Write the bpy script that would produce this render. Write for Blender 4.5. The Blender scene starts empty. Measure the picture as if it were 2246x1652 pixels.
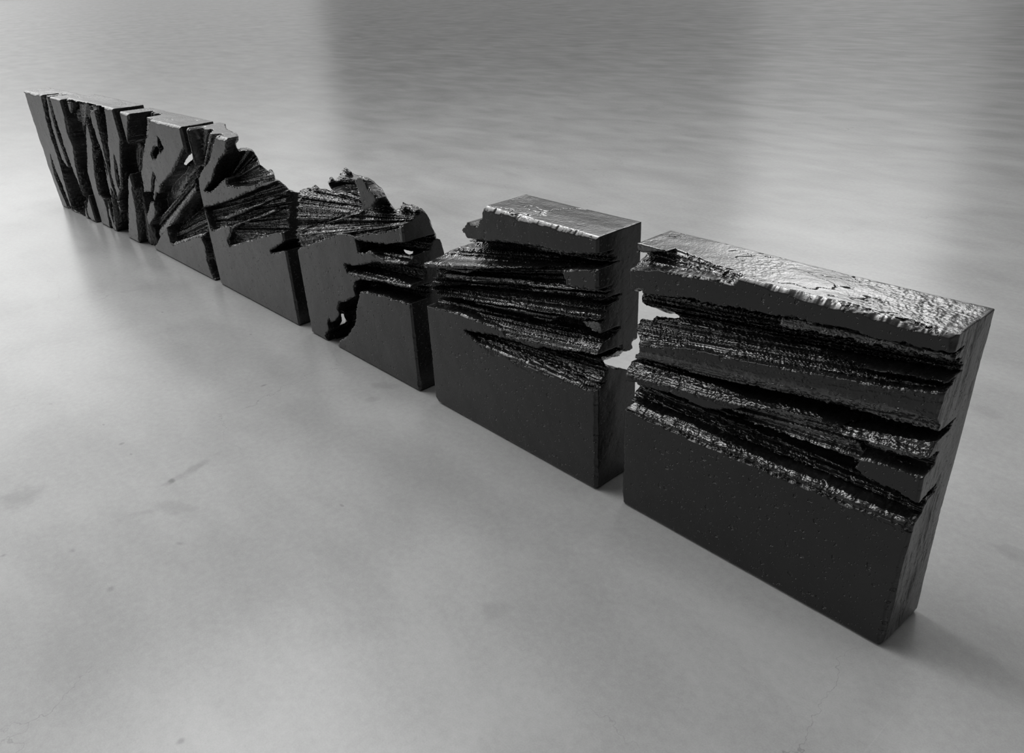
import bpy, math
import numpy as np
from mathutils import Euler, Vector

C = bpy.context.scene
COL = C.collection
RES = 1.0            # voxels per unit multiplier

# ------------------------------------------------------------------ camera
CAM_LOC, CAM_ROT, CAM_F = (0.54550, -1.79600, 1.75174), (1.088353, 0.042100, 0.837685), 1725.254          # focal length in pixels of a 2246 wide frame
cam = bpy.data.cameras.new('camera')
cam.sensor_fit = 'HORIZONTAL'
cam.sensor_width = 36.0
cam.lens = CAM_F / 2246.0 * 36.0
cam.clip_end = 2000
cam_o = bpy.data.objects.new('camera', cam)
cam_o.location = CAM_LOC
cam_o.rotation_euler = Euler(CAM_ROT, 'XYZ')
COL.objects.link(cam_o)
C.camera = cam_o

# ------------------------------------------------------------------ colour management
C.view_settings.view_transform = 'Standard'
C.view_settings.look = 'None'
C.view_settings.gamma = 1.0
C.view_settings.exposure = 0.0
C.view_settings.use_curve_mapping = False
C.cycles.max_bounces = 5
C.cycles.diffuse_bounces = 3
C.cycles.glossy_bounces = 3
C.cycles.caustics_reflective = False
C.cycles.caustics_refractive = False


class NT:
    """small helper for node graphs"""
    def __init__(self, tree):
        self.t = tree
        self.n = tree.nodes
        self.l = tree.links

    def add(self, kind, **kw):
        nd = self.n.new(kind)
        for k, v in kw.items():
            if k in ('ins',):
                for i, val in v.items():
                    if hasattr(val, 'is_linked') or isinstance(val, bpy.types.NodeSocket):
                        self.l.new(val, nd.inputs[i])
                    else:
                        nd.inputs[i].default_value = val
            else:
                setattr(nd, k, v)
        return nd

    def math(self, op, a, b=None, c=None, clamp=False):
        ins = {0: a}
        if b is not None: ins[1] = b
        if c is not None: ins[2] = c
        nd = self.add('ShaderNodeMath', operation=op, ins=ins)
        nd.use_clamp = clamp
        return nd.outputs[0]

    def smooth(self, v, lo, hi, tlo=0.0, thi=1.0):
        nd = self.add('ShaderNodeMapRange', interpolation_type='SMOOTHSTEP',
                      ins={'Value': v, 'From Min': lo, 'From Max': hi, 'To Min': tlo, 'To Max': thi})
        return nd.outputs[0]

    def noise(self, vec, scale, detail=2.0, rough=0.5, dist=0.0):
        nd = self.add('ShaderNodeTexNoise', ins={'Vector': vec, 'Scale': scale, 'Detail': detail,
                                                 'Roughness': rough, 'Distortion': dist})
        return nd.outputs[0]


# ------------------------------------------------------------------ world: daylight of a hall with tall windows far around
w = bpy.data.worlds.new('hall_daylight')
C.world = w
w.use_nodes = True
w.node_tree.nodes.clear()
g = NT(w.node_tree)
tc = g.add('ShaderNodeTexCoord')
sx = g.add('ShaderNodeSeparateXYZ', ins={0: tc.outputs['Generated']})
X, Y, Zc = sx.outputs
# yaw in degrees counted from +Y towards -X
yaw = g.math('MULTIPLY', g.math('ARCTAN2', g.math('MULTIPLY', X, -1.0), Y), 57.29578)
el = g.math('MULTIPLY', g.math('ARCSINE', Zc), 57.29578)


def window(y0, y1, sy, e0, e1, se0, se1, strength):
    a = g.smooth(yaw, y0 - sy, y0 + sy)
    b = g.smooth(yaw, y1 - sy, y1 + sy, 1.0, 0.0)
    c = g.smooth(el, e0 - se0, e0 + se0)
    d = g.smooth(el, e1 - se1, e1 + se1, 1.0, 0.0)
    return g.math('MULTIPLY', g.math('MULTIPLY', g.math('MULTIPLY', a, b), g.math('MULTIPLY', c, d)), strength)


WINDOWS = [
    # yaw0, yaw1, soft, el0, el1, soft0, soft1, strength
    (60.5, 125.0, 0.9, 8.0, 34.0, 5.5, 14.0, 1.1),    # tall windows at the far end, left
    (76.0, 122.0, 6.0, 10.0, 26.0, 6.0, 10.0, 1.7),    # the brightest of them
    (96.0, 140.0, 6.0, 30.0, 54.0, 8.0, 8.0, 2.7),     # added unseen glow above them, brightens the broken slopes
    (19.0, 32.3, 0.2, 22.5, 42.0, 14.5, 12.0, 6.3),    # window behind the row
    (32.3, 60.5, 0.8, 26.0, 44.0, 15.0, 12.0, 2.4),    # shaded window bay
    (-40.0, 19.0, 0.2, 36.0, 58.0, 8.0, 14.0, 1.1),   # dim bay at the right
]
tot = g.smooth(el, 0.0, 80.0, 0.045, 0.18)
for wd in WINDOWS:
    tot = g.math('ADD', tot, window(*wd))
bg = g.add('ShaderNodeBackground', ins={'Color': (1.0, 1.0, 0.995, 1), 'Strength': tot})
out = g.add('ShaderNodeOutputWorld', ins={0: bg.outputs[0]})
w.cycles.sampling_method = 'MANUAL'
w.cycles.sample_map_resolution = 1024

# key daylight, low from the far left end of the row
kl = bpy.data.lights.new('window_daylight', 'AREA')
kl.shape = 'RECTANGLE'
kl.size = 4.5
kl.size_y = 4.5
kl.energy = 460
kl.color = (1, 1, 1)
ko = bpy.data.objects.new('window_daylight', kl)
ko.location = (-6.2, -0.35, 8.2)
ko.rotation_euler = (Vector((-1.0, 0.0, 0.0)) - Vector(ko.location)).to_track_quat('-Z', 'Y').to_euler()
COL.objects.link(ko)


# ------------------------------------------------------------------ materials
def new_mat(name):
    m = bpy.data.materials.new(name)
    m.use_nodes = True
    m.node_tree.nodes.clear()
    return m, NT(m.node_tree)


def concrete_floor():
    m, g = new_mat('polished_concrete')
    tc = g.add('ShaderNodeTexCoord')
    P = tc.outputs['Object']
    big = g.noise(P, 0.55, 4, 0.55)
    mp = g.add('ShaderNodeMapping', ins={'Vector': P, 'Rotation': (0, 0, math.radians(48)), 'Scale': (0.8, 1.9, 1)})
    mid = g.noise(mp.outputs[0], 1.5, 4, 0.52, 0.3)
    fine = g.noise(P, 38, 4, 0.7)
    grain = g.noise(P, 220, 3, 0.7)
    v = g.math('ADD', g.math('MULTIPLY', big, 0.26), g.math('MULTIPLY', mid, 0.34))
    v = g.math('ADD', v, g.math('MULTIPLY', fine, 0.20))
    v = g.math('ADD', v, g.math('MULTIPLY', grain, 0.20))
    # darker worn spots and small blots
    sp = g.noise(P, 2.3, 3, 0.5, 0.3)
    blot = g.smooth(sp, 0.55, 0.80)
    dots = g.add('ShaderNodeTexVoronoi', ins={'Vector': g.add('ShaderNodeMapping', ins={'Vector': P, 'Scale': (1, 1.8, 1), 'Rotation': (0, 0, .6)}).outputs[0], 'Scale': 3.2, 'Randomness': 1.0})
    dd = g.math('ADD', dots.outputs['Distance'], g.math('MULTIPLY', g.noise(P, 30, 3, 0.6), 0.06))
    dsel = g.math('GREATER_THAN', g.add('ShaderNodeSeparateColor', ins={0: dots.outputs['Color']}).outputs[0], 0.55)
    dot = g.math('MULTIPLY', g.smooth(dd, 0.05, 0.075, 1.0, 0.0), dsel)
    # hairline cracks: edges of big distorted cells, shown here and there
    wob = g.add('ShaderNodeTexNoise', ins={'Vector': P, 'Scale': 3.0, 'Detail': 5.0, 'Roughness': 0.6})
    wv = g.add('ShaderNodeVectorMath', operation='MULTIPLY_ADD', ins={0: wob.outputs['Color'], 1: (0.5, 0.5, 0.0), 2: P})
    cr = g.add('ShaderNodeTexVoronoi', feature='DISTANCE_TO_EDGE', ins={'Vector': wv.outputs[0], 'Scale': 0.95})
    crack = g.smooth(cr.outputs['Distance'], 0.0, 0.0022, 1.0, 0.0)
    crack = g.math('MULTIPLY', crack, g.smooth(g.noise(P, 0.9, 2, 0.5), 0.5, 0.6))
    # long faint scuffs
    sm = g.add('ShaderNodeMapping', ins={'Vector': P, 'Rotation': (0, 0, math.radians(-32)), 'Scale': (55, 0.6, 1)})
    scuff = g.smooth(g.noise(sm.outputs[0], 1.0, 3, 0.6), 0.66, 0.76)
    scuff = g.math('MULTIPLY', scuff, g.smooth(g.noise(P, 0.8, 2, 0.5), 0.55, 0.66))
    base = g.smooth(v, 0.30, 0.70, FLOOR_LO, FLOOR_HI)
    base = g.math('MULTIPLY', base, g.math('SUBTRACT', 1.0, g.math('MULTIPLY', blot, 0.10)))
    base = g.math('MULTIPLY', base, g.math('SUBTRACT', 1.0, g.math('MULTIPLY', dot, 0.24)))
    base = g.math('MULTIPLY', base, g.math('SUBTRACT', 1.0, g.math('MULTIPLY', crack, 0.28)))
    base = g.math('MULTIPLY', base, g.math('ADD', 1.0, g.math('MULTIPLY', scuff, 0.07)))
    # a few stains and scuffs with a place of their own: x, y, angle, half length, half width, depth
    sep = g.add('ShaderNodeSeparateXYZ', ins={0: P})
    wobble = g.math('MULTIPLY', g.math('SUBTRACT', g.noise(P, 9, 3, 0.65), 0.5), 2.4)
    for (mx, my, an, ha, hb, dk) in MARKS:
        ca, sa = math.cos(an), math.sin(an)
        dx = g.math('SUBTRACT', sep.outputs[0], mx)
        dy = g.math('SUBTRACT', sep.outputs[1], my)
        a_ = g.math('DIVIDE', g.math('ADD', g.math('MULTIPLY', dx, ca), g.math('MULTIPLY', dy, sa)), ha)
        b_ = g.math('DIVIDE', g.math('SUBTRACT', g.math('MULTIPLY', dy, ca), g.math('MULTIPLY', dx, sa)), hb)
        r_ = g.math('SQRT', g.math('ADD', g.math('MULTIPLY', a_, a_), g.math('MULTIPLY', b_, b_)))
        mk = g.smooth(g.math('ADD', r_, wobble), 0.2, 1.1, 1.0, 0.0)
        base = g.math('MULTIPLY', base, g.math('SUBTRACT', 1.0, g.math('MULTIPLY', mk, dk)))
    col = g.add('ShaderNodeCombineColor', ins={0: base, 1: g.math('MULTIPLY', base, 1.003), 2: g.math('MULTIPLY', base, 1.0)})
    rough = g.smooth(g.math('ADD', g.math('MULTIPLY', mid, 0.6), g.math('MULTIPLY', sp, 0.4)), 0.3, 0.7, 0.225, 0.25)
    rough = g.math('ADD', rough, g.math('MULTIPLY', fine, 0.02))
    bs = g.add('ShaderNodeBsdfPrincipled', ins={'Base Color': col.outputs[0], 'Roughness': rough,
                                                'IOR': 1.5, 'Specular IOR Level': 0.34})
    g.add('ShaderNodeOutputMaterial', ins={0: bs.outputs[0]})
    return m


FLOOR_LO, FLOOR_HI = 0.30, 0.475
MARKS = [(-2.632, -1.61, 0.493, 0.097, 0.1, 0.2), (-2.335, -1.039, 1.806, 0.128, 0.03, 0.22), (-2.313, -1.134, 1.46, 0.015, 0.016, 0.35), (-2.125, -1.197, 0.442, 0.104, 0.05, 0.14), (-2.183, -1.295, 1.048, 0.065, 0.02, 0.12), (-2.136, -1.551, 1.502, 0.015, 0.02, 0.2), (-0.88, -0.684, 0.604, 0.063, 0.05, 0.12), (-2.349, -0.087, 0.596, 0.087, 0.04, 0.14), (-2.296, -0.21, 1.31, 0.041, 0.03, 0.12), (-2.752, -1.186, 1.8, 0.015, 0.012, 0.3), (-1.835, -1.518, 1.332, 0.015, 0.015, 0.2), (-1.902, -1.264, 0.514, 0.034, 0.015, 0.25), (-1.1, -1.573, 1.52, 0.015, 0.012, 0.3), (-2.287, -1.738, 1.156, 0.015, 0.012, 0.3), (-2.799, -0.501, 1.593, 0.02, 0.01, 0.3), (0.093, 0.677, -0.362, 0.069, 0.05, 0.14), (-0.309, 1.546, 0.11, 0.098, 0.06, 0.1)]


def black_cast():
    m, g = new_mat('black_cast_stone')
    tc = g.add('ShaderNodeTexCoord')
    P = tc.outputs['Object']
    at = g.add('ShaderNodeAttribute', attribute_name='fracture')
    fr = at.outputs['Fac']
    pr = g.add('ShaderNodeAttribute', attribute_name='poured').outputs['Fac']
    n1 = g.noise(P, 9, 5, 0.6)
    n2 = g.noise(P, 60, 3, 0.65)
    n3 = g.noise(P, 190, 2, 0.7)
    # little casting pores on the moulded faces
    wob = g.add('ShaderNodeTexNoise', ins={'Vector': P, 'Scale': 70.0, 'Detail': 3.0})
    wv = g.add('ShaderNodeVectorMath', operation='MULTIPLY_ADD', ins={0: wob.outputs['Color'], 1: (0.02, 0.02, 0.02), 2: P})
    vo = g.add('ShaderNodeTexVoronoi', ins={'Vector': wv.outputs[0], 'Scale': 42.0, 'Randomness': 1.0})
    sel = g.add('ShaderNodeSeparateColor', ins={0: vo.outputs['Color']})
    rad = g.math('MULTIPLY', g.math('POWER', sel.outputs[0], 2.0), 0.34)
    pore = g.smooth(g.math('SUBTRACT', vo.outputs['Distance'], rad), -0.09, 0.03, 1.0, 0.0)
    pore = g.math('MULTIPLY', pore, g.smooth(g.math('ADD', n1, g.math('MULTIPLY', sel.outputs[1], .3)), 0.42, 0.60))
    vo2 = g.add('ShaderNodeTexVoronoi', ins={'Vector': wv.outputs[0], 'Scale': 120.0, 'Randomness': 1.0})
    s2 = g.add('ShaderNodeSeparateColor', ins={0: vo2.outputs['Color']})
    pore2 = g.math('MULTIPLY', g.smooth(vo2.outputs['Distance'], 0.12, 0.36, 1.0, 0.0), g.math('GREATER_THAN', s2.outputs[0], 0.80))
    pores = g.math('MAXIMUM', pore, g.math('MULTIPLY', pore2, 0.6))
    # rubble grain of the broken faces
    rg = g.math('ADD', g.math('MULTIPLY', n2, 0.6), g.math('MULTIPLY', n3, 0.5))
    hf = g.math('MULTIPLY', rg, g.math('ADD', 0.07, g.math('MULTIPLY', fr, 0.34)))
    hf = g.math('ADD', hf, g.math('MULTIPLY', pr, g.math('MULTIPLY', n3, 0.16)))
    bp = g.add('ShaderNodeBump', ins={'Strength': 0.6, 'Distance': 0.003, 'Height': hf})
    bp = g.add('ShaderNodeBump', invert=True, ins={'Strength': 1.0, 'Distance': 0.006, 'Height': g.math('MULTIPLY', pores, g.math('SUBTRACT', 1.0, fr)), 'Normal': bp.outputs[0]})
    b = g.math('ADD', 0.010, g.math('MULTIPLY', n1, 0.014))
    b = g.math('MULTIPLY', b, g.math('SUBTRACT', 1.0, g.math('MULTIPLY', fr, 0.45)))  # broken faces coloured darker, deepening the shade of the recesses
    col = g.add('ShaderNodeCombineColor', ins={0: b, 1: b, 2: b})
    ro = g.math('ADD', g.math('ADD', 0.23, g.math('MULTIPLY', n2, 0.12)), g.math('MULTIPLY', fr, -0.03))
    bs = g.add('ShaderNodeBsdfPrincipled', ins={'Base Color': col.outputs[0], 'Roughness': ro, 'IOR': 1.9,
                                                'Specular IOR Level': g.math('ADD', g.math('ADD', 0.19, g.math('MULTIPLY', fr, 0.44)), g.math('MULTIPLY', pr, 0.75), clamp=True),
                                                'Normal': bp.outputs[0]})
    g.add('ShaderNodeOutputMaterial', ins={0: bs.outputs[0]})
    return m


M_FLOOR = concrete_floor()
M_CAST = black_cast()

# ------------------------------------------------------------------ floor
S = 230.0
fm = bpy.data.meshes.new('floor')
fm.from_pydata([(-S, -S, 0), (S, -S, 0), (S, S, 0), (-S, S, 0), (-S, -S, -.3), (S, -S, -.3), (S, S, -.3), (-S, S, -.3)], [],
               [(0, 1, 2, 3), (7, 6, 5, 4), (0, 4, 5, 1), (1, 5, 6, 2), (2, 6, 7, 3), (3, 7, 4, 0)])
fm.materials.append(M_FLOOR)
floor = bpy.data.objects.new('floor', fm)
floor['kind'] = 'structure'
COL.objects.link(floor)

# far walls of the hall, low on the horizon
M_WALL, _g = new_mat('grey_render')
_n = _g.noise(_g.add('ShaderNodeTexCoord').outputs['Object'], 0.4, 4)
_c = _g.smooth(_n, 0.3, 0.7, 0.16, 0.24)
_g.add('ShaderNodeOutputMaterial', ins={0: _g.add('ShaderNodeBsdfPrincipled', ins={
    'Base Color': _g.add('ShaderNodeCombineColor', ins={0: _c, 1: _c, 2: _c}).outputs[0], 'Roughness': 0.8}).outputs[0]})
for wn, (x0, x1, y0, y1) in {'wall_left': (-S, -S + 1, -S, S), 'wall_right': (S - 1, S, -S, S),
                             'wall_back': (-S + 1, S - 1, S - 1, S), 'wall_front': (-S + 1, S - 1, -S, -S + 1)}.items():
    wm = bpy.data.meshes.new(wn)
    WH = 9.0
    wm.from_pydata([(x0, y0, 0), (x1, y0, 0), (x1, y1, 0), (x0, y1, 0), (x0, y0, WH), (x1, y0, WH), (x1, y1, WH), (x0, y1, WH)], [],
                   [(3, 2, 1, 0), (4, 5, 6, 7), (0, 1, 5, 4), (1, 2, 6, 5), (2, 3, 7, 6), (3, 0, 4, 7)])
    wm.materials.append(M_WALL)
    wo = bpy.data.objects.new(wn, wm)
    wo['kind'] = 'structure'
    COL.objects.link(wo)

# ------------------------------------------------------------------ numpy noise
rng = np.random.RandomState(7)
TB2 = rng.rand(256, 256).astype(np.float32)
TB3 = rng.rand(64, 64, 64).astype(np.float32)


def vn2(x, y, seed=0, step=False):
    x = x + seed * 17.31
    y = y + seed * 9.77
    xi = np.floor(x).astype(np.int32)
    yi = np.floor(y).astype(np.int32)
    fx = (x - xi).astype(np.float32)
    fy = (y - yi).astype(np.float32)
    if step:                      # planks: flat across, abrupt change at the joint
        fx = np.clip((fx - 0.5) * 5 + 0.5, 0, 1)
    fx = fx * fx * (3 - 2 * fx)
    fy = fy * fy * (3 - 2 * fy)
    a = TB2[xi & 255, yi & 255]
    b = TB2[(xi + 1) & 255, yi & 255]
    c = TB2[xi & 255, (yi + 1) & 255]
    d = TB2[(xi + 1) & 255, (yi + 1) & 255]
    return (a + (b - a) * fx) * (1 - fy) + (c + (d - c) * fx) * fy - 0.5


def fbm2(x, y, seed=0, oct=4, gain=0.55):
    s = 0; a = 1.0
    for o in range(oct):
        s = s + a * vn2(x * 2 ** o, y * 2 ** o, seed + o * 3)
        a *= gain
    return s


def vn3(p, seed=0):
    p = p + seed * 7.7
    i = np.floor(p).astype(np.int32)
    f = (p - i).astype(np.float32)
    f = f * f * (3 - 2 * f)
    x, y, z = f[:, 0], f[:, 1], f[:, 2]
    i0 = i & 63
    i1 = (i + 1) & 63
    def t(a, b, c): return TB3[a[:, 0], b[:, 1], c[:, 2]]
    c00 = t(i0, i0, i0) * (1 - x) + t(i1, i0, i0) * x
    c10 = t(i0, i1, i0) * (1 - x) + t(i1, i1, i0) * x
    c01 = t(i0, i0, i1) * (1 - x) + t(i1, i0, i1) * x
    c11 = t(i0, i1, i1) * (1 - x) + t(i1, i1, i1) * x
    return (c00 * (1 - y) + c10 * y) * (1 - z) + (c01 * (1 - y) + c11 * y) * z - 0.5


def poly_sdf(px, py, poly):
    """signed distance, negative inside"""
    P = np.array(poly, dtype=np.float32)
    d = np.full(px.shape, 1e9, np.float32)
    ins = np.zeros(px.shape, bool)
    n = len(P)
    for i in range(n):
        ax, ay = P[i]
        bx, by = P[(i + 1) % n]
        ex, ey = bx - ax, by - ay
        L2 = ex * ex + ey * ey + 1e-12
        t = np.clip(((px - ax) * ex + (py - ay) * ey) / L2, 0, 1)
        dx = px - ax - t * ex
        dy = py - ay - t * ey
        d = np.minimum(d, dx * dx + dy * dy)
        if ay != by:
            c = ((ay > py) != (by > py)) & (px < (bx - ax) * (py - ay) / (by - ay) + ax)
            ins ^= c
    d = np.sqrt(d)
    return np.where(ins, -d, d)


def line_dist(u, z, l):
    x0, y0, x1, y1 = l
    ex, ey = x1 - x0, y1 - y0
    L = math.hypot(ex, ey)
    return ((u - x0) * ey - (z - y0) * ex) / L


# ------------------------------------------------------------------ surface nets
def surface_nets(f):
    """f > 0 inside; returns vertices in voxel units and quads"""
    nx, ny, nz = f.shape
    s = f > 0
    c8 = np.zeros((nx - 1, ny - 1, nz - 1), np.uint8)
    for dx in (0, 1):
        for dy in (0, 1):
            for dz in (0, 1):
                c8 += s[dx:nx - 1 + dx, dy:ny - 1 + dy, dz:nz - 1 + dz]
    act = (c8 > 0) & (c8 < 8)
    ci = np.argwhere(act)
    idx = np.full(act.shape, -1, np.int32)
    idx[act] = np.arange(len(ci), dtype=np.int32)
    acc = np.zeros((len(ci), 3), np.float32)
    cnt = np.zeros(len(ci), np.float32)
    corner = [(0, 0, 0), (1, 0, 0), (0, 1, 0), (1, 1, 0), (0, 0, 1), (1, 0, 1), (0, 1, 1), (1, 1, 1)]
    vals = [f[ci[:, 0] + a, ci[:, 1] + b, ci[:, 2] + c] for a, b, c in corner]
    for i in range(8):
        for ax in range(3):
            if corner[i][ax] == 0:
                j = i | (1 << ax)
                v0, v1 = vals[i], vals[j]
                m = (v0 > 0) != (v1 > 0)
                t = v0 / np.where(m, v0 - v1, 1)
                q = np.array(corner[i], np.float32)[None, :].repeat(len(ci), 0)
                q[:, ax] += t
                acc += np.where(m[:, None], q, 0)
                cnt += m
    verts = ci + acc / cnt[:, None]
    quads = []
    # edges along x
    for ax in range(3):
        sl0 = [slice(1, n - 1) for n in f.shape]
        sl1 = list(sl0)
        sl0[ax] = slice(0, f.shape[ax] - 1)
        sl1[ax] = slice(1, f.shape[ax])
        a, b = s[tuple(sl0)], s[tuple(sl1)]
        for flip, m in ((False, a & ~b), (True, ~a & b)):
            e = np.argwhere(m)
            off = [1, 1, 1]; off[ax] = 0
            e = e + np.array(off)
            o1 = [0, 0, 0]; o2 = [0, 0, 0]
            o1[(ax + 1) % 3] = 1
            o2[(ax + 2) % 3] = 1
            o1 = np.array(o1); o2 = np.array(o2)
            k = [e - o1 - o2, e - o2, e, e - o1]
            q = np.stack([idx[t[:, 0], t[:, 1], t[:, 2]] for t in k], 1)
            if flip:
                q = q[:, ::-1]
            quads.append(q)
    return verts, np.concatenate(quads)


def make_mesh(name, verts, quads, frac, top, mat):
    me = bpy.data.meshes.new(name)
    me.vertices.add(len(verts))
    me.vertices.foreach_set('co', verts.astype(np.float32).ravel())
    me.loops.add(quads.size)
    me.loops.foreach_set('vertex_index', quads.astype(np.int32).ravel())
    me.polygons.add(len(quads))
    me.polygons.foreach_set('loop_start', np.arange(0, quads.size, 4, dtype=np.int32))
    me.polygons.foreach_set('use_smooth', np.ones(len(quads), bool))
    me.update(calc_edges=True)
    a = me.attributes.new('fracture', 'FLOAT', 'POINT')
    a.data.foreach_set('value', frac.astype(np.float32))
    a = me.attributes.new('poured', 'FLOAT', 'POINT')
    a.data.foreach_set('value', top.astype(np.float32))
    me.materials.append(mat)
    return me


T = 0.2133


def build_block(spec, vox, seed, bulk, ribs):
    """one cast block: a solid slab whose front is broken back to a depth map D(u, z);
    u runs along the row, y into the slab, z up"""
    L, H = spec['L'], spec['H']
    h = 1.0 / (vox * RES)
    m = 3
    nu = int(math.ceil(L / h)) + 2 * m + 1
    ny = int(math.ceil(T / h)) + 2 * m + 1
    nz = int(math.ceil(H / h)) + 2 * m + 1
    u1 = (np.arange(nu) - m) * h
    y1 = (np.arange(ny) - m) * h
    z1 = (np.arange(nz) - m) * h
    U, Zz = np.meshgrid(u1, z1, indexing='ij')
    U = U.astype(np.float32); Zz = Zz.astype(np.float32)
    # ragged outlines
    wu = U + 0.006 * fbm2(U * 14, Zz * 14, seed, 5, 0.62)
    wz = Zz + 0.006 * fbm2(U * 14, Zz * 14, seed + 40, 5, 0.62)
    D = np.zeros_like(U)
    F = np.zeros_like(U)
    for k, (d, amp, n, lines, poly) in enumerate(spec['regs']):
        rg = 2.4 if (not isinstance(d, list) and d > 5) else 1.0
        sd = poly_sdf(U + (wu - U) * rg, Zz + (wz - Zz) * rg, poly)
        cov = np.clip(0.5 - sd / h, 0, 1)
        if lines:
            a0 = line_dist(U, Zz, lines[0])
            a1 = line_dist(U, Zz, lines[1])
            den = a0 - a1
            den = np.where(np.abs(den) < 1e-4, 1e-4, den)
            v = a0 / den
            l = lines[0]
            ll = math.hypot(l[2] - l[0], l[3] - l[1])
            w_ = ((U - l[0]) * (l[2] - l[0]) + (Zz - l[1]) * (l[3] - l[1])) / ll
            vv = np.clip(v, -0.6, 1.6)
            sw = np.clip(w_ / ll, 0, 1)
            if not isinstance(d, list):
                dv = d
            else:
                q0, q1 = [(e[0] + (e[1] - e[0]) * sw) if isinstance(e, list) else e for e in d]
                dv = q0 + (q1 - q0) * np.clip(v, 0, 1)
            vv = vv + 0.22 / n * fbm2(w_ * 2, vv * n * 0.5, seed + k + 5, 3)
            r = 1.0 * vn2(vv * n * 0.55, w_ * 0.5, seed + k * 5 + 1, step=True)
            r = r + 0.75 * vn2(vv * n * 1.3, w_ * 0.9, seed + k * 5 + 2, step=True)
            r = r + 0.42 * vn2(vv * n * 3.1, w_ * 1.4, seed + k * 5 + 3, step=True)
            r = r + 0.24 * vn2(vv * n * 6.7, w_ * 2.4, seed + k * 5 + 4)
            r = r + 0.07 * fbm2(U * 30, Zz * 30, seed + k, 4, .7)
            dd = dv + amp * 1.05 * r
            dd = np.maximum(dd, 0.0015 if amp > 0 else 0.0)
        else:
            dd = d + 0 * U
        D = D * (1 - cov) + dd * cov
        F = F * (1 - cov) + (1.0 if amp > 0.004 or (not isinstance(d, list) and d > .03) else 0.1) * cov
    # crumbled arrises: chip the face where it meets a deep break
    from_edge = fbm2(U * 60, Zz * 60, seed + 77, 5, .75) + 0.6 * fbm2(U * 9, Zz * 9, seed + 78, 2)
    Dm = D.copy()
    for sh in (1, 2, 3):
        for ax in (0, 1):
            for sg in (sh, -sh):
                Dm = np.maximum(Dm, np.where(np.roll(D, sg, ax) > 8, D, np.roll(D, sg, ax)) * 0 + np.minimum(np.roll(D, sg, ax), D + (0.012 - 0.003 * sh) * np.clip(from_edge * 2.4 + 0.25, 0, 1.2)))
    D = np.where(D > 8, D, Dm)
    D = D + 0.0012 * fbm2(U * 8, Zz * 8, seed + 9, 3)
    # field
    f = y1[None, :, None].astype(np.float32) - D[:, None, :]
    Ub, Yb = np.meshgrid(u1, y1, indexing='ij')
    Yc, Zc2 = np.meshgrid(y1, z1, indexing='ij')
    Ub = Ub.astype(np.float32); Yb = Yb.astype(np.float32)
    Yc = Yc.astype(np.float32); Zc2 = Zc2.astype(np.float32)
    back = T - y1
    f = np.minimum(f, back[None, :, None].astype(np.float32))
    # ends and top, slightly uneven
    rt = L + 0.005 * fbm2(Yc * 5, Zc2 * 3, seed + 11, 5, .5) - 0.002
    if ribs:
        rt = rt + 0.005 * np.clip(fbm2(Yc * 11, Zc2 * 2.6, seed + 14, 6, .68), -.8, .2)
    f = np.minimum(f, rt[None] - u1[:, None, None].astype(np.float32))
    lt = 0.004 * fbm2(Yc * 7, Zc2 * 4, seed + 13, 3) + 0.001
    f = np.minimum(f, u1[:, None, None].astype(np.float32) - lt[None])
    tp = H + 0.0035 * fbm2(Ub * 5, Yb * 9, seed + 15, 5, .45) - 0.002
    crk = np.abs(fbm2(Ub * 3, Yb * 9, seed + 19, 4, .6))
    tp = tp - 0.006 * np.clip(1 - crk / 0.012, 0, 1) * (fbm2(Ub * 3, Yb * 3, seed + 21, 2) > -0.05)
    f = np.minimum(f, tp[:, :, None] - z1[None, None, :].astype(np.float32))
    f = np.minimum(f, z1[None, None, :].astype(np.float32) + 0 * f)
    # worn arrises (chamfers with noise)
    def cham(A, Bd, r):
        return (A + Bd - r) * 0.7071
    r1 = 0.010 + 0.012 * np.clip(fbm2(u1 * 9, u1 * 0 + 3, seed + 31, 5, .7) + 0.2, 0, 1)
    topfront = cham(y1[None, :, None], (tp[:, :, None] - z1[None, None, :]), r1[:, None, None])
    f = np.minimum(f, topfront.astype(np.float32))
    r2 = 0.008 + 0.010 * np.clip(fbm2(z1 * 9, z1 * 0 + 5, seed + 33, 5, .7) + 0.1, 0, 1)
    f = np.minimum(f, cham(y1[None, :, None], (rt[None] - u1[:, None, None]), r2[None, None, :]).astype(np.float32))
    f = np.minimum(f, cham(y1[None, :, None], (u1[:, None, None] - lt[None]), r2[None, None, ::-1]).astype(np.float32))
    f = np.minimum(f, cham(z1[None, None, :], (rt[None] - u1[:, None, None]), 0.012).astype(np.float32))
    f = np.minimum(f, cham(z1[None, None, :], y1[None, :, None] + 0 * u1[:, None, None], 0.010).astype(np.float32))
    tl = 0.035 if bulk else 0.012
    f = np.minimum(f, cham(z1[None, None, :], (u1[:, None, None] - lt[None]), tl).astype(np.float32))
    # holes that run right through
    for p0, p1 in spec['voids']:
        p0 = np.array(p0); p1 = np.array(p1)
        for j, yy in enumerate(y1):
            P = p0 + (p1 - p0) * (yy / T)
            lo = P.min(0) - 0.03
            hi = P.max(0) + 0.03
            a0, a1 = np.searchsorted(u1, (lo[0], hi[0]))
            b0, b1 = np.searchsorted(z1, (lo[1], hi[1]))
            if a1 <= a0 or b1 <= b0: continue
            rag = 0.018 * fbm2(U[a0:a1, b0:b1] * 18, Zz[a0:a1, b0:b1] * 18 + yy * 14, seed + 90, 4, .6)
            sd = poly_sdf(U[a0:a1, b0:b1] + rag, Zz[a0:a1, b0:b1] - rag, P)
            f[a0:a1, j, b0:b1] = np.minimum(f[a0:a1, j, b0:b1], sd)
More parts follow.
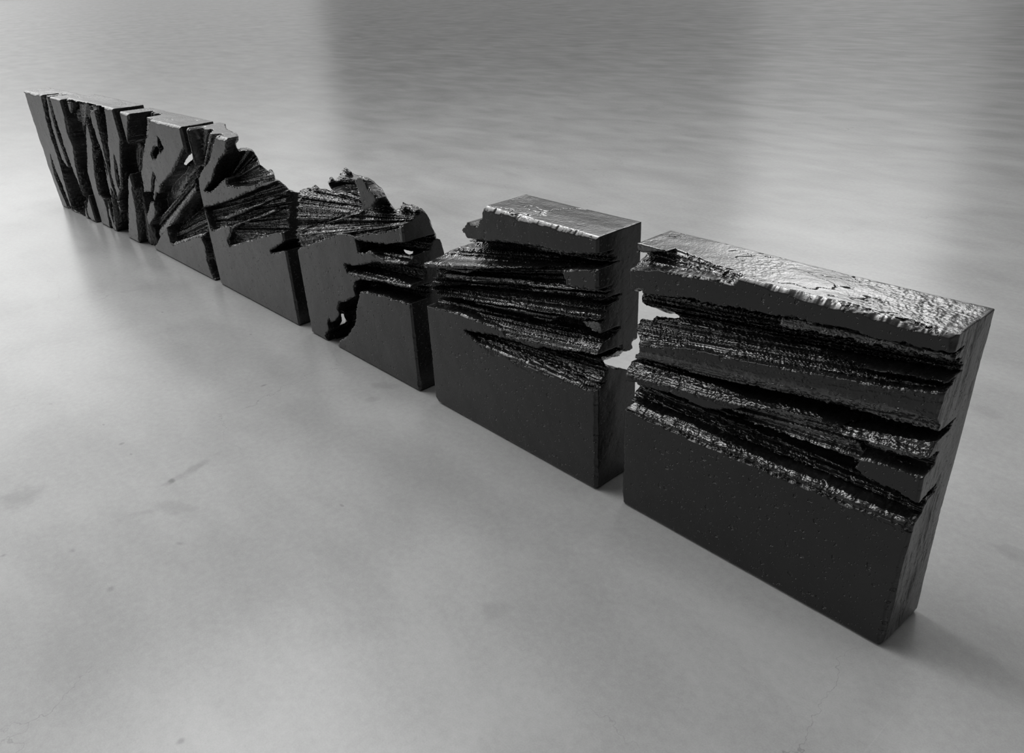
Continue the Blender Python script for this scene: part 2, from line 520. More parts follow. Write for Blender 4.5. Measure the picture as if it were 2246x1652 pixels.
    if spec['side']:
        ln, poly = spec['side']
        wy = Yc + 0.010 * fbm2(Yc * 20, Zc2 * 20, seed + 60, 4, .6)
        wz2 = Zc2 + 0.010 * fbm2(Yc * 20, Zc2 * 20, seed + 61, 4, .6)
        sd = poly_sdf(wy, wz2, poly)
        fu = (L - ln - u1)[:, None, None].astype(np.float32)
        f = np.minimum(f, np.maximum(sd[None], fu))
    if spec['plan']:
        z0, poly = spec['plan']
        wb = 0.012 * fbm2(Ub * 20, Yb * 20, seed + 63, 4, .6)
        sd = poly_sdf(Ub + wb, Yb + wb[::-1], poly)
        f = np.minimum(f, np.maximum(sd[:, :, None], (z0 - z1)[None, None, :].astype(np.float32)))
    f = np.ascontiguousarray(f, np.float32)
    f[0] = f[-1] = -1; f[:, 0] = f[:, -1] = -1; f[:, :, 0] = f[:, :, -1] = -1
    vs, q = surface_nets(f)
    del f
    gu = np.clip(np.round(vs[:, 0]).astype(int), 0, nu - 1)
    gz = np.clip(np.round(vs[:, 2]).astype(int), 0, nz - 1)
    P = (vs - m) * h
    # vertex normals
    A = P[q[:, 2]] - P[q[:, 0]]
    Bv = P[q[:, 3]] - P[q[:, 1]]
    fn = np.cross(A, Bv)
    N = np.zeros_like(P)
    for k in range(4):
        np.add.at(N, q[:, k], fn)
    N /= np.linalg.norm(N, axis=1, keepdims=True) + 1e-12
    # fracture weight: off the original moulded planes
    off = np.minimum.reduce([np.abs(P[:, 1]), np.abs(P[:, 1] - T), np.abs(P[:, 0]), np.abs(P[:, 0] - L), np.abs(P[:, 2])])
    Fg = F[gu, gz]
    frac = np.clip((off - 0.004) / 0.008, 0, 1)
    top = np.clip(1 - np.abs(P[:, 2] - H) / 0.01, 0, 1) * (N[:, 2] > 0.5)
    frac = np.maximum(frac * np.where(N[:, 1] < -0.9, np.maximum(Fg, .15), 1), top * 0.02)
    ends = (np.abs(P[:, 0] - L) < 0.012) & (np.abs(N[:, 0]) > .7)
    frac = np.where(ends, 0.12, frac)
    # rubble displacement
    hi = 0.8 * vn3(P * 85, seed) + 0.7 * vn3(P * 190, seed + 1)
    lo = vn3(P * 30, seed + 2)
    patch = np.clip(0.35 + 2.2 * vn3(P * 7, seed + 4), 0.12, 1.0)
    amp = frac * 0.0032 * patch * (1 - top * .6) + 0.0002
    P = P + N * (amp * (hi + 0.7 * lo))[:, None]
    P[:, 2] = np.maximum(P[:, 2], 0.0)
    P[:, 0] -= L
    return P, q, frac, top


BLOCKS = [
 dict(loc=[-6.5407, -0.1545, 0.0388], L=0.9797, H=0.979, side=None, plan=None,
  voids=[[[[-0.252, 0.9888], [0.0342, 0.9656], [0.0682, 0.295], [0.1324, 0.0056], [-0.065, -0.0275], [-0.4718, 0.2008]], [[-0.252, 0.9888], [0.0342, 0.9656], [0.0682, 0.295], [0.1324, 0.0056], [-0.065, -0.0275], [-0.4718, 0.2008]]]],
  regs=[
   [0.14, 0.02, 4, [[0.4902, 0.9703, 0.392, 0.0205], [0.7159, 0.9742, 0.8277, 0.1768]], [[0.5148, 0.9803], [0.7057, 0.9775], [0.7144, 0.7801], [0.7145, 0.6105], [0.7417, 0.4666], [0.7995, 0.3247], [0.8277, 0.1768], [0.7177, 0.0017], [0.4036, 0.0177], [0.419, 0.2045], [0.4381, 0.3458], [0.454, 0.5103], [0.431, 0.6315], [0.4563, 0.7987]]],
   [0.01, 0, 0, None, [[0.5857, 0.9812], [0.6601, 0.9783], [0.6099, 0.8125], [0.5872, 0.6482], [0.6201, 0.5389], [0.6301, 0.4034], [0.5819, 0.4103], [0.4913, 0.4613], [0.4873, 0.6025], [0.5183, 0.8043]]],
   [0.1, 0.02, 3, [[0.2382, 0.4661, 0.3299, 0.0147], [0.227, 0.3354, 0.3636, 0.0204]], [[0.2433, 0.4713], [0.2543, 0.3484], [0.3042, 0.2341], [0.3701, 0.0119], [0.2842, 0.0118], [0.2205, 0.1457], [0.1849, 0.2922]]],
   [0.12, 0.02, 3, [[0.9785, 0.8373, 0.8277, 0.1768], [1.3008, 0.8664, 0.9763, 0.2009]], [[0.9647, 0.828], [0.9269, 0.726], [0.96, 0.6214], [0.8785, 0.4583], [0.8593, 0.3334], [0.8277, 0.1768], [0.7985, -0.0117], [1.0711, 0.0108], [1.1726, 0.2587], [1.3223, 0.6145], [1.3008, 0.8664], [1.1513, 0.9161]]],
   [0.0, 0, 0, None, [[0.9857, 0.2422], [0.9943, 0.1771], [1.0626, 0.0002], [0.8168, 0.0102], [0.8132, 0.0833], [0.8999, 0.1705]]],
  ]),
 dict(loc=[-5.4772, -0.0967, 0.0338], L=0.9904, H=0.9955, side=None, plan=None,
  voids=[[[[0.0791, 0.5798], [0.1422, 0.5957], [0.1057, 0.5415], [0.046, 0.4835], [-0.005, 0.4767], [-0.0061, 0.5105]], [[-0.6916, 0.4484], [-0.6214, 0.4661], [-0.6621, 0.4058], [-0.7285, 0.3412], [-0.7852, 0.3337], [-0.7864, 0.3713]]]],
  regs=[
   [[0.14, 0.09], 0.04, 12, [[0.0181, 0.9856, -0.1832, -0.0315], [0.9697, 0.9933, 1.0075, 0.0272]], [[-0.0132, 0.9659], [0.1105, 0.9769], [0.3811, 0.9825], [0.4771, 0.9863], [0.6563, 0.9857], [0.8056, 0.9833], [0.7924, 0.9131], [0.6988, 0.7395], [0.545, 0.4855], [0.5604, 0.3002], [0.4709, -0.0665], [0.3305, -0.0062], [0.4996, 0.3977], [0.4884, 0.9459], [0.4982, 0.9842], [0.3932, 0.737], [0.258, 0.5608], [0.204, 0.4377], [0.0599, -0.0134], [0.0183, -0.0031], [-0.0334, 0.3612], [0.2501, 0.7216], [0.3442, 0.8723], [0.0565, 0.668], [0.1085, 0.7549], [-0.0323, 0.8219]]],
   [[0.13, 0.1], 0.03, 5, [[-0.0346, 0.9022, -0.0759, 0.3113], [0.3314, 0.8712, -0.0759, 0.3113]], [[-0.016, 0.8396], [0.1511, 0.7752], [0.3442, 0.8723], [0.046, 0.4835], [-0.1631, 0.2092], [-0.344, 0.1528], [-0.1991, 0.5545], [-0.1573, 0.8267]]],
   [0.15, 0.03, 8, [[0.4913, 0.9762, 0.5103, 0.2335], [0.6465, 0.9739, 0.6126, 0.2509]], [[0.3811, 0.9825], [0.4982, 0.9842], [0.3932, 0.737], [0.2714, 0.5625], [0.2196, 0.4566], [0.0973, 0.0027], [0.2831, -0.0065], [0.4269, 0.3036], [0.4398, 0.438], [0.509, 0.6401], [0.5125, 0.8115], [0.4547, 0.8518], [0.4608, 0.9134]]],
   [0, 0, 0, None, [[0.3405, 0.8681], [0.3614, 0.7963], [0.3496, 0.6847], [0.258, 0.5608], [0.1903, 0.4358], [0.1441, 0.2756], [0.0805, -0.0185], [-0.0198, -0.0193], [-0.042, 0.1396], [-0.0552, 0.3057], [-0.0145, 0.4071], [0.1422, 0.5957]]],
   [0.0, 0, 0, None, [[0.49, 0.9746], [0.6109, 0.971], [0.586, 0.8188], [0.5753, 0.6948], [0.5506, 0.5503], [0.5251, 0.4015], [0.5632, 0.2591], [0.5391, 0.2718], [0.4739, 0.3938], [0.5143, 0.5614], [0.498, 0.6545], [0.4817, 0.7465], [0.4547, 0.8518]]],
   [0.15, 0, 0, None, [[0.6498, 0.9778], [0.6701, 0.9758], [0.6368, 0.854], [0.6025, 0.7288], [0.5861, 0.7501], [0.6007, 0.8506]]],
   [0.13, 0.02, 4, [[0.6765, 0.9837, 0.6025, 0.7288], [0.8025, 0.9795, 0.545, 0.4855]], [[0.6778, 0.9853], [0.8139, 0.9804], [0.7799, 0.8973], [0.7248, 0.7727], [0.6288, 0.6078], [0.5701, 0.489], [0.576, 0.2613], [0.5306, 0.3202], [0.5408, 0.509], [0.5876, 0.6962], [0.6368, 0.854]]],
   [0.14, 0.03, 7, [[0.9872, 0.8009, 0.437, 0.1358], [1.2332, 0.8274, 0.527, -0.02]], [[0.9636, 0.769], [1.1494, 0.8184], [1.1352, 0.7157], [1.0433, 0.5855], [0.9398, 0.5255], [0.8903, 0.4563], [0.5662, -0.0121], [0.4313, 0.0047], [0.4146, 0.1059], [0.5845, 0.2127], [0.5717, 0.2855], [0.7416, 0.426]]],
   [0, 0, 0, None, [[0.9717, 0.5415], [0.964, 0.4441], [0.914, 0.254], [0.7785, -0.0203], [0.5517, -0.0324], [0.7943, 0.3222], [0.9198, 0.4917]]],
   [0.06, 0.02, 6, [[0.9587, 0.451, 0.8187, 0.0386], [1.1328, 0.3393, 1.0771, 0.0416]], [[0.964, 0.4441], [1.136, 0.4323], [1.1328, 0.3393], [1.0636, -0.0106], [0.786, -0.0188], [0.914, 0.254]]],
   [0.0, 0, 0, None, [[0.104, 0.2866], [0.0908, 0.1798], [0.0805, -0.0185], [0.187, -0.0072], [0.2392, 0.1526], [0.243, 0.2484]]],
   [0.0, 0, 0, None, [[0.3399, 0.2812], [0.3214, 0.1669], [0.3147, 0.004], [0.2533, 0.001], [0.2432, 0.1271]]],
   [0.0, 0, 0, None, [[-0.0238, 0.9682], [0.1067, 0.9727], [0.0752, 0.9113], [-0.0056, 0.8646], [-0.0207, 0.9033]]],
   [0.035, 0.02, 4, [[0.1275, 0.9548, 0.1011, 0.8024], [0.374, 0.9744, 0.2009, 0.8041]], [[0.1413, 0.9699], [0.379, 0.9801], [0.3475, 0.9035], [0.3168, 0.8543], [0.2484, 0.8636], [0.1876, 0.8028], [0.1262, 0.7888], [0.076, 0.816], [0.0198, 0.8508]]],
   [0.02, 0, 0, None, [[0.4948, 0.9802], [0.6227, 0.9852], [0.6096, 0.9561], [0.4939, 0.9389]]],
   [0.15, 0, 0, None, [[0.7687, 0.6485], [0.773, 0.626], [0.734, 0.4883], [0.685, 0.3934], [0.6629, 0.4222], [0.6945, 0.5222]]],
  ]),
 dict(loc=[-4.4047, -0.0513, 0.026], L=1.0123, H=0.9798, side=None, plan=None,
  voids=[[[[0.9397, 0.7601], [1.0227, 0.8114], [1.0943, 0.8402], [1.1808, 0.8619], [1.1767, 0.8418], [1.0737, 0.7776], [0.99, 0.7403], [0.9508, 0.7392]], [[0.373, 0.6471], [0.4655, 0.7043], [0.5452, 0.7364], [0.6416, 0.7606], [0.637, 0.7382], [0.5222, 0.6666], [0.429, 0.6251], [0.3854, 0.6239]]]],
  regs=[
   [[0.15, 0.1], 0.04, 10, [[0.1884, 0.9978, 0.0334, 0.6349], [0.5436, 0.9813, -0.087, 0.1983]], [[0.18, 0.9984], [0.4792, 1.0288], [0.4228, 0.9701], [0.2957, 0.7968], [0.1208, 0.5934], [0.1189, 0.5262], [0.0766, 0.4381], [0.2341, 0.4631], [0.3675, 0.6147], [0.3903, 0.5986], [0.4083, 0.5234], [0.5032, 0.5701], [0.6718, 0.6388], [0.9831, 0.8411], [1.5128, 0.9988], [1.4721, 0.6589], [1.1757, 0.6355], [0.3698, 0.2488], [0.3171, 0.218], [-0.0317, 0.0034], [-0.0977, -0.0407], [-0.153, 0.1567], [-0.1299, 0.4055], [-0.0232, 0.7208]]],
   [0, 0, 0, None, [[-0.0315, 0.9916], [0.1884, 0.9978], [0.1534, 0.9451], [0.0297, 0.8055], [0.0053, 0.8093], [0.0243, 0.9205]]],
   [0.03, 0.01, 3, [[0.4228, 0.9701, 0.1708, 0.653], [0.5095, 0.9781, 0.2659, 0.6655]], [[0.4263, 0.9752], [0.5436, 0.9813], [0.4403, 0.8748], [0.3139, 0.7864], [0.1403, 0.5961], [0.1309, 0.6081], [0.2957, 0.7968]]],
   [0, 0, 0, None, [[0.617, 0.9968], [0.7074, 0.9935], [0.9112, 0.9871], [1.0509, 0.9841], [1.0251, 0.7654], [0.996, 0.8512], [0.8924, 0.7834], [0.7415, 0.7038], [0.6588, 0.6556], [0.6337, 0.6271], [0.5558, 0.6159], [0.4808, 0.5603], [0.4448, 0.5678], [0.4672, 0.6287], [0.511, 0.7352], [0.5671, 0.773], [0.6537, 0.8107], [0.6189, 0.8788], [0.5882, 0.806], [0.5539, 0.802], [0.5018, 0.8204], [0.4928, 0.8804]]],
   [0, 0, 0, None, [[0.3774, 0.7435], [0.4536, 0.7716], [0.5022, 0.7465], [0.4403, 0.6885], [0.3629, 0.6205], [0.279, 0.5957], [0.3033, 0.6704]]],
   [0.01, 0, 0, None, [[0.3488, 0.5862], [0.3947, 0.5539], [0.4083, 0.5234], [0.3479, 0.4678], [0.3104, 0.4751], [0.2281, 0.4013], [0.2042, 0.4177], [0.2777, 0.5033]]],
   [0, 0, 0, None, [[0.2256, 0.3974], [0.2316, 0.3266], [0.1716, 0.2743], [0.0434, 0.201], [-0.0202, 0.1601], [-0.0119, 0.2409], [0.0827, 0.3144], [0.1694, 0.3915]]],
   [0.12, 0, 0, None, [[0.6125, 0.8811], [0.6288, 0.8649], [0.657, 0.8111], [0.5877, 0.7804], [0.5787, 0.811]]],
   [0.13, 0.02, 3, [[0.458, 0.7783, 0.511, 0.7352], [0.5193, 0.7979, 0.5629, 0.7663]], [[0.4179, 0.7423], [0.4822, 0.7905], [0.5431, 0.8099], [0.5798, 0.7929], [0.5478, 0.7676], [0.4714, 0.7239], [0.4269, 0.7182]]],
   [[0.07, 0.035], 0.035, 9, [[0.1691, 0.3183, 0.9777, 0.7086], [-0.0885, 0.1128, 0.9958, 0.6636]], [[0.0459, 0.1222], [0.3185, 0.3556], [0.6269, 0.5125], [0.883, 0.6817], [0.9418, 0.716], [1.0173, 0.7262], [0.9972, 0.6878], [0.9631, 0.6287], [0.9681, 0.5853], [0.5136, 0.3232], [0.3171, 0.218], [0.0657, 0.0972]]],
   [0, 0, 0, None, [[0.4263, 0.2868], [0.5674, 0.3595], [0.7976, 0.4897], [0.9645, 0.5786], [1.1178, 0.6029], [0.9849, 0.5637], [0.8594, 0.4938], [0.7108, 0.4176], [0.5944, 0.338], [0.468, 0.2743]]],
   [[0.14, 0.05], 0.035, 9, [[0.1971, 0.2087, 0.974, 0.5309], [0.3738, 0.1176, 1.1168, 0.3601]], [[0.3722, 0.2527], [0.468, 0.2743], [0.5922, 0.3343], [0.7088, 0.414], [0.8575, 0.4904], [0.9969, 0.5596], [1.1721, 0.5761], [1.1996, 0.4974], [1.1926, 0.3749], [1.1168, 0.3601], [1.0478, 0.3341], [0.7838, 0.2493], [0.3953, 0.1256], [0.3643, 0.1297]]],
   [[0.035, 0.0], 0.01, 3, [[0.412, 0.1535, 1.1221, 0.3704], [0.3929, 0.1216, 1.1116, 0.3498]], [[0.4049, 0.1416], [0.6977, 0.2319], [0.9684, 0.3184], [1.2142, 0.3913], [1.2043, 0.371], [1.0442, 0.3271], [0.7817, 0.2456], [0.3905, 0.1176]]],
   [0.05, 0.01, 3, [[0.9696, 0.2932, 0.9161, -0.0085], [1.0369, 0.313, 0.9826, 0.0077]], [[0.9497, 0.2828], [1.0053, 0.3067], [1.2684, 0.3654], [1.1725, 0.0212], [0.999, 0.0117], [0.9764, 0.053], [0.9603, 0.1355], [0.9805, 0.2312]]],
  ]),
 dict(loc=[-3.3109, -0.0293, 0.0194], L=1.0149, H=0.9815, side=None, plan=None,
  voids=[[[[0.5556, 1.2402], [0.5717, 1.0305], [0.6325, 1.0198], [0.7015, 1.0139], [0.689, 1.0019], [0.6497, 0.9786], [0.6421, 0.9555], [0.6719, 0.9322], [0.7275, 0.9452], [0.7792, 0.9514], [0.847, 0.9497], [0.8783, 0.9275], [0.8936, 0.8827], [0.9249, 0.8776], [0.9842, 0.8609], [1.0085, 0.8736], [1.0333, 0.8709], [1.0373, 0.8239], [1.0804, 0.8266], [1.1542, 0.8059], [1.1834, 0.7908], [1.2964, 0.798], [1.5166, 0.8507], [1.8369, 0.9012], [1.9507, 1.3807]], [[0.0597, 1.1809], [0.0776, 0.9469], [0.1454, 0.9349], [0.2224, 0.9284], [0.2085, 0.915], [0.1647, 0.889], [0.1561, 0.8632], [0.1894, 0.8372], [0.2515, 0.8518], [0.3091, 0.8587], [0.3848, 0.8567], [0.4198, 0.832], [0.4369, 0.782], [0.4718, 0.7763], [0.5379, 0.7577], [0.5651, 0.7718], [0.5926, 0.7688], [0.5972, 0.7164], [0.6453, 0.7194], [0.7276, 0.6963], [0.7602, 0.6795], [0.8863, 0.6875], [1.132, 0.7463], [1.4894, 0.8026], [1.6164, 1.3377]]]],
  regs=[
   [[0.1, 0.03], 0.035, 8, [[0.0087, 0.9604, -0.1074, 0.7444], [0.4244, 0.9762, 0.1084, 0.7089]], [[-0.0186, 1.0115], [0.3676, 1.0487], [0.4463, 1.0046], [0.4275, 0.9667], [0.2521, 0.8241], [0.0879, 0.7348], [0.0176, 0.6847], [0.0032, 0.6419], [-0.0299, 0.7109], [0.0324, 0.792], [0.0261, 0.9675]]],
   [[0.14, 0.07], 0.04, 12, [[0.5331, 0.9493, 0.1227, 0.6383], [1.0153, 0.8405, 0.425, 0.7051]], [[0.5689, 1.0555], [0.5233, 0.9286], [0.4906, 0.8917], [0.3893, 0.842], [0.2898, 0.7702], [0.257, 0.7375], [0.1061, 0.6394], [0.0769, 0.6164], [0.1494, 0.6243], [0.32, 0.701], [0.4367, 0.7462], [0.425, 0.7051], [0.5128, 0.7117], [0.7356, 0.7507], [0.8889, 0.7871], [1.0373, 0.8239], [1.4265, 0.9174], [1.385, 1.1359]]],
   [[0.11, 0.07], 0.012, 2, [[0.738, 0.8981, 0.1611, 0.6455], [0.8146, 0.8825, 0.3561, 0.711]], [[0.1555, 0.6362], [0.333, 0.7275], [0.5665, 0.8287], [0.8093, 0.925], [0.8818, 0.903], [0.6136, 0.8021], [0.435, 0.7425], [0.3163, 0.6934]]],
   [0, 0, 0, None, [[0.4315, 0.9966], [0.4275, 0.9667], [0.4808, 0.9661], [0.5233, 0.9286], [0.4906, 0.8917], [0.3911, 0.8456], [0.2936, 0.7776], [0.2609, 0.7451], [0.2019, 0.6939], [0.1165, 0.6593], [0.0729, 0.6416], [0.0202, 0.6408], [0.0176, 0.6847], [0.0879, 0.7348], [0.2521, 0.8241], [0.31, 0.8897], [0.3845, 0.9586]]],
   [[[0.065, 0.1], 0.04], 0.036, 14, [[0.0995, 0.5272, 1.0299, 0.8036], [0.0968, 0.3862, 1.1191, 0.5983]], [[0.0089, 0.5039], [0.0995, 0.5272], [0.257, 0.5727], [0.4775, 0.6348], [0.6034, 0.6796], [0.8033, 0.7448], [1.0015, 0.8041], [1.0804, 0.8266], [1.2105, 0.8267], [1.5236, 0.8746], [1.4509, 0.6256], [1.1342, 0.5689], [1.0631, 0.5482], [0.9824, 0.5421], [0.7657, 0.4784], [0.5083, 0.3937], [0.2741, 0.3163], [0.2653, 0.3435], [0.3342, 0.4101], [0.3462, 0.4533], [0.2565, 0.436], [0.0754, 0.3781], [0.0486, 0.3768]]],
   [[0.03, 0.0], 0.01, 3, [[0.0626, 0.4495, 1.0122, 0.7396], [0.135, 0.4621, 1.0662, 0.7358]], [[0.136, 0.4591], [0.4373, 0.5469], [0.5951, 0.6077], [0.9228, 0.7188], [0.9389, 0.7084], [0.7969, 0.6536], [0.655, 0.6074], [0.4992, 0.5469], [0.3139, 0.4877]]],
   [[0.04, 0.0], 0.01, 3, [[0.2301, 0.4304, 0.9627, 0.6689], [0.3443, 0.4492, 1.0577, 0.6771]], [[0.3462, 0.4533], [0.4326, 0.4906], [0.5662, 0.5394], [0.7112, 0.5843], [0.9126, 0.6548], [0.9551, 0.6479], [0.8116, 0.5934], [0.6475, 0.5425], [0.4711, 0.4844], [0.3633, 0.4381]]],
   [0.13, 0.02, 4, [[0.8208, 0.4025, 1.0429, 0.4909], [0.8178, 0.3948, 1.0275, 0.4473]], [[0.8183, 0.4034], [0.8692, 0.4199], [0.9931, 0.4805], [1.032, 0.5154], [1.0656, 0.5553], [1.2448, 0.6035], [1.2221, 0.4959], [1.0275, 0.4473], [0.954, 0.4279], [0.8393, 0.396]]],
   [0.0, 0, 0, None, [[0.0089, 0.5039], [0.0703, 0.5708], [0.1216, 0.6199], [0.2322, 0.6555], [0.32, 0.701], [0.4301, 0.7487], [0.4257, 0.7066], [0.5128, 0.7117], [0.7326, 0.7437], [0.8848, 0.7769], [0.8033, 0.7448], [0.7206, 0.7153], [0.605, 0.6833], [0.4775, 0.6348], [0.257, 0.5727], [0.0995, 0.5272]]],
  ]),
 dict(loc=[-2.1828, -0.0133, 0.0109], L=1.007, H=0.9815, side=None, plan=None,
  voids=[[[[-0.4127, 0.688], [-0.117, 0.7487], [0.0789, 0.7934], [0.1396, 0.818], [0.1778, 0.8226], [0.2323, 0.8348], [0.2782, 0.8457], [0.3233, 0.8563], [0.3633, 0.8435], [0.4172, 0.8521], [0.4562, 0.8493], [0.4808, 0.8672], [0.4479, 0.8758], [0.4437, 0.8889], [0.4745, 0.9142], [0.4938, 0.9137], [0.5117, 0.9082], [0.5472, 0.9217], [0.5649, 0.9544], [0.6138, 0.9844], [0.6371, 0.9798], [0.6646, 0.9687], [0.687, 0.9622], [0.7232, 0.9643], [0.7935, 0.9663], [0.8315, 0.9581], [0.8564, 0.9429], [0.8832, 0.9376], [0.9144, 0.9015], [0.9535, 0.8669], [0.9759, 0.8537], [1.0054, 0.8678], [1.0179, 0.8782], [1.042, 0.8949], [1.0724, 0.8909], [1.1149, 0.8996], [1.1638, 0.8918], [1.1874, 0.8839], [1.2043, 0.8657], [1.2127, 0.8368], [1.2358, 0.8137], [1.2376, 0.7925], [1.2647, 0.792], [1.2785, 0.7517], [1.2821, 0.7275], [1.4822, 0.7426], [1.655, 0.7826], [1.6972, 1.405], [-0.1595, 1.2827]], [[-0.8985, 0.5629], [-0.568, 0.6306], [-0.3491, 0.6807], [-0.2813, 0.7081], [-0.2386, 0.7132], [-0.1777, 0.7269], [-0.1264, 0.739], [-0.0759, 0.7509], [-0.0312, 0.7366], [0.029, 0.7463], [0.0726, 0.7431], [0.1001, 0.7631], [0.0633, 0.7727], [0.0586, 0.7874], [0.093, 0.8156], [0.1146, 0.8151], [0.1346, 0.8089], [0.1743, 0.824], [0.194, 0.8605], [0.2487, 0.8941], [0.2747, 0.889], [0.3055, 0.8766], [0.3306, 0.8693], [0.371, 0.8716], [0.4496, 0.8739], [0.4921, 0.8646], [0.5199, 0.8477], [0.5498, 0.8417], [0.5848, 0.8014], [0.6284, 0.7627], [0.6534, 0.748], [0.6864, 0.7638], [0.7004, 0.7754], [0.7273, 0.7941], [0.7614, 0.7896], [0.8088, 0.7993], [0.8635, 0.7906], [0.8898, 0.7817], [0.9087, 0.7614], [0.9182, 0.7291], [0.9439, 0.7033], [0.946, 0.6797], [0.9763, 0.679], [0.9917, 0.634], [0.9957, 0.607], [1.2194, 0.6238], [1.4124, 0.6686], [1.4596, 1.3642], [-0.6156, 1.2275]]], [[[0.3582, 0.2269], [0.3763, 0.2361], [0.3988, 0.2302], [0.3964, 0.205], [0.4146, 0.1938], [0.3935, 0.167], [0.3325, 0.1262], [0.3165, 0.1315], [0.3499, 0.1749], [0.3572, 0.2019]], [[-0.0369, 0.0474], [-0.0167, 0.0577], [0.0084, 0.0511], [0.0057, 0.0229], [0.026, 0.0105], [0.0025, -0.0195], [-0.0657, -0.0651], [-0.0836, -0.0592], [-0.0462, -0.0107], [-0.0381, 0.0195]]], [[[0.9935, 0.6974], [1.0602, 0.7105], [1.0733, 0.7003], [1.0642, 0.6839], [1.043, 0.6726], [1.0181, 0.6716], [1.0053, 0.6787]], [[0.6731, 0.5733], [0.7477, 0.588], [0.7623, 0.5766], [0.7521, 0.5582], [0.7285, 0.5455], [0.7007, 0.5445], [0.6863, 0.5525]]]],
  regs=[
   [[[0.075, 0.085], 0.005], 0.036, 20, [[-0.026, 0.7683, 0.8794, 0.8229], [-0.0163, 0.4731, 1.0426, 0.8101]], [[-0.1277, 0.8888], [0.7408, 1.1334], [1.5264, 1.1948], [1.5008, 0.9325], [1.0803, 0.8768], [1.0765, 0.8543], [1.0505, 0.8369], [0.9904, 0.7871], [0.8841, 0.7517], [0.7095, 0.703], [0.6077, 0.6661], [0.5515, 0.6711], [0.4694, 0.6582], [0.3947, 0.632], [0.2208, 0.5697], [0.0844, 0.5173], [-0.0163, 0.4731], [-0.1779, 0.4084]]],
   [[0.12, 0.16], 0.05, 5, [[0.2255, 0.902, 0.5912, 0.9216], [0.2639, 0.8001, 0.6523, 0.8711]], [[0.2352, 0.9317], [0.638, 1.0072], [0.6729, 0.9536], [0.6653, 0.9329], [0.6719, 0.9009], [0.5792, 0.8761], [0.4541, 0.842], [0.3375, 0.8123], [0.2711, 0.823]]],
   [[0.06, 0.02], 0.012, 3, [[-0.0119, 0.5756, 0.582, 0.7774], [0.0228, 0.5714, 0.6124, 0.7735]], [[0.0625, 0.5896], [0.2514, 0.6687], [0.4352, 0.7275], [0.6321, 0.7896], [0.629, 0.7774], [0.4309, 0.7123], [0.2452, 0.6486], [0.0733, 0.576]]],
   [0.0, 0, 0, None, [[0.6653, 0.9329], [0.6977, 0.9573], [0.747, 0.9659], [0.7616, 0.9281], [0.8043, 0.9122], [0.8349, 0.8849], [0.7887, 0.8424], [0.7167, 0.8117], [0.694, 0.8177], [0.7116, 0.8409], [0.6878, 0.8569], [0.6945, 0.8847], [0.6736, 0.9078]]],
   [0.002, 0, 0, None, [[0.6049, 0.6549], [0.6285, 0.674], [0.7085, 0.6987], [0.8103, 0.7282], [0.9074, 0.7556], [0.9842, 0.7826], [0.9892, 0.7804], [0.9733, 0.7182], [0.872, 0.6921], [0.7252, 0.6659], [0.6234, 0.653]]],
   [[0.17, 0.12], 0.03, 8, [[0.6107, 0.6525, 1.0549, 0.7289], [0.611, 0.6023, 1.0408, 0.6468]], [[0.6076, 0.6554], [0.7249, 0.6645], [0.8719, 0.6914], [0.9778, 0.7192], [1.0979, 0.7348], [1.085, 0.657], [1.0195, 0.6486], [0.9293, 0.6382], [0.7891, 0.6295], [0.7404, 0.6257], [0.7047, 0.6292], [0.6614, 0.6026], [0.6168, 0.6]]],
   [[0.04, 0.01], 0.01, 3, [[0.7399, 0.6235, 1.0408, 0.6468], [0.7357, 0.6049, 1.0396, 0.6398]], [[0.7394, 0.6213], [0.8614, 0.64], [1.0431, 0.6606], [1.085, 0.657], [1.0839, 0.6501], [0.9936, 0.6258], [0.9259, 0.6203], [0.7979, 0.6154]]],
   [[0.07, 0.09], 0.03, 8, [[0.729, 0.5749, 1.0484, 0.6285], [0.481, 0.5012, 1.0554, 0.5422]], [[0.4761, 0.5031], [0.5645, 0.5177], [0.6463, 0.5384], [0.729, 0.5749], [0.8281, 0.5908], [0.9111, 0.6018], [1.083, 0.6446], [1.0743, 0.5266], [1.0414, 0.5235], [0.9514, 0.5157], [0.8358, 0.5134], [0.762, 0.5037], [0.6341, 0.4869], [0.486, 0.469]]],
   [[0.04, 0.0], 0.015, 4, [[0.4894, 0.482, 1.0565, 0.5494], [0.4852, 0.4657, 1.0527, 0.5265]], [[0.4877, 0.4755], [0.6369, 0.4987], [0.765, 0.5174], [0.9538, 0.5289], [1.0766, 0.5409], [1.0737, 0.523], [1.0404, 0.5178], [0.9498, 0.5069], [0.8318, 0.4938], [0.7584, 0.4868], [0.6314, 0.4751], [0.4984, 0.4651]]],
   [[0.15, 0.08], 0.03, 9, [[0.5478, 0.4507, 1.0518, 0.5207], [0.5718, 0.3882, 1.0415, 0.4589]], [[0.5304, 0.3912], [0.5578, 0.438], [0.602, 0.4596], [0.7584, 0.4868], [0.8318, 0.4938], [0.9498, 0.5069], [1.0737, 0.523], [1.0619, 0.4505], [1.0297, 0.4542], [0.9833, 0.4429], [0.8183, 0.4271], [0.6937, 0.4163], [0.5877, 0.4], [0.5661, 0.3751], [0.5386, 0.3601]]],
   [0.15, 0.04, 6, [[0.2035, 0.1149, 0.5558, 0.3763], [0.2998, 0.0324, 0.5354, 0.2928]], [[0.5671, 0.3792], [0.5068, 0.34], [0.444, 0.3072], [0.3659, 0.2763], [0.3389, 0.2296], [0.355, 0.2095], [0.2807, 0.1504], [0.2445, 0.1271], [0.2313, 0.1487], [0.2035, 0.1149], [0.2091, 0.0821], [0.1561, 0.031], [0.1716, 0.005], [0.2151, -0.0033], [0.2341, -0.0165], [0.2622, -0.0075], [0.2938, 0.0375], [0.3912, 0.1037], [0.4858, 0.1903], [0.521, 0.2888], [0.5631, 0.3628]]],
  ]),
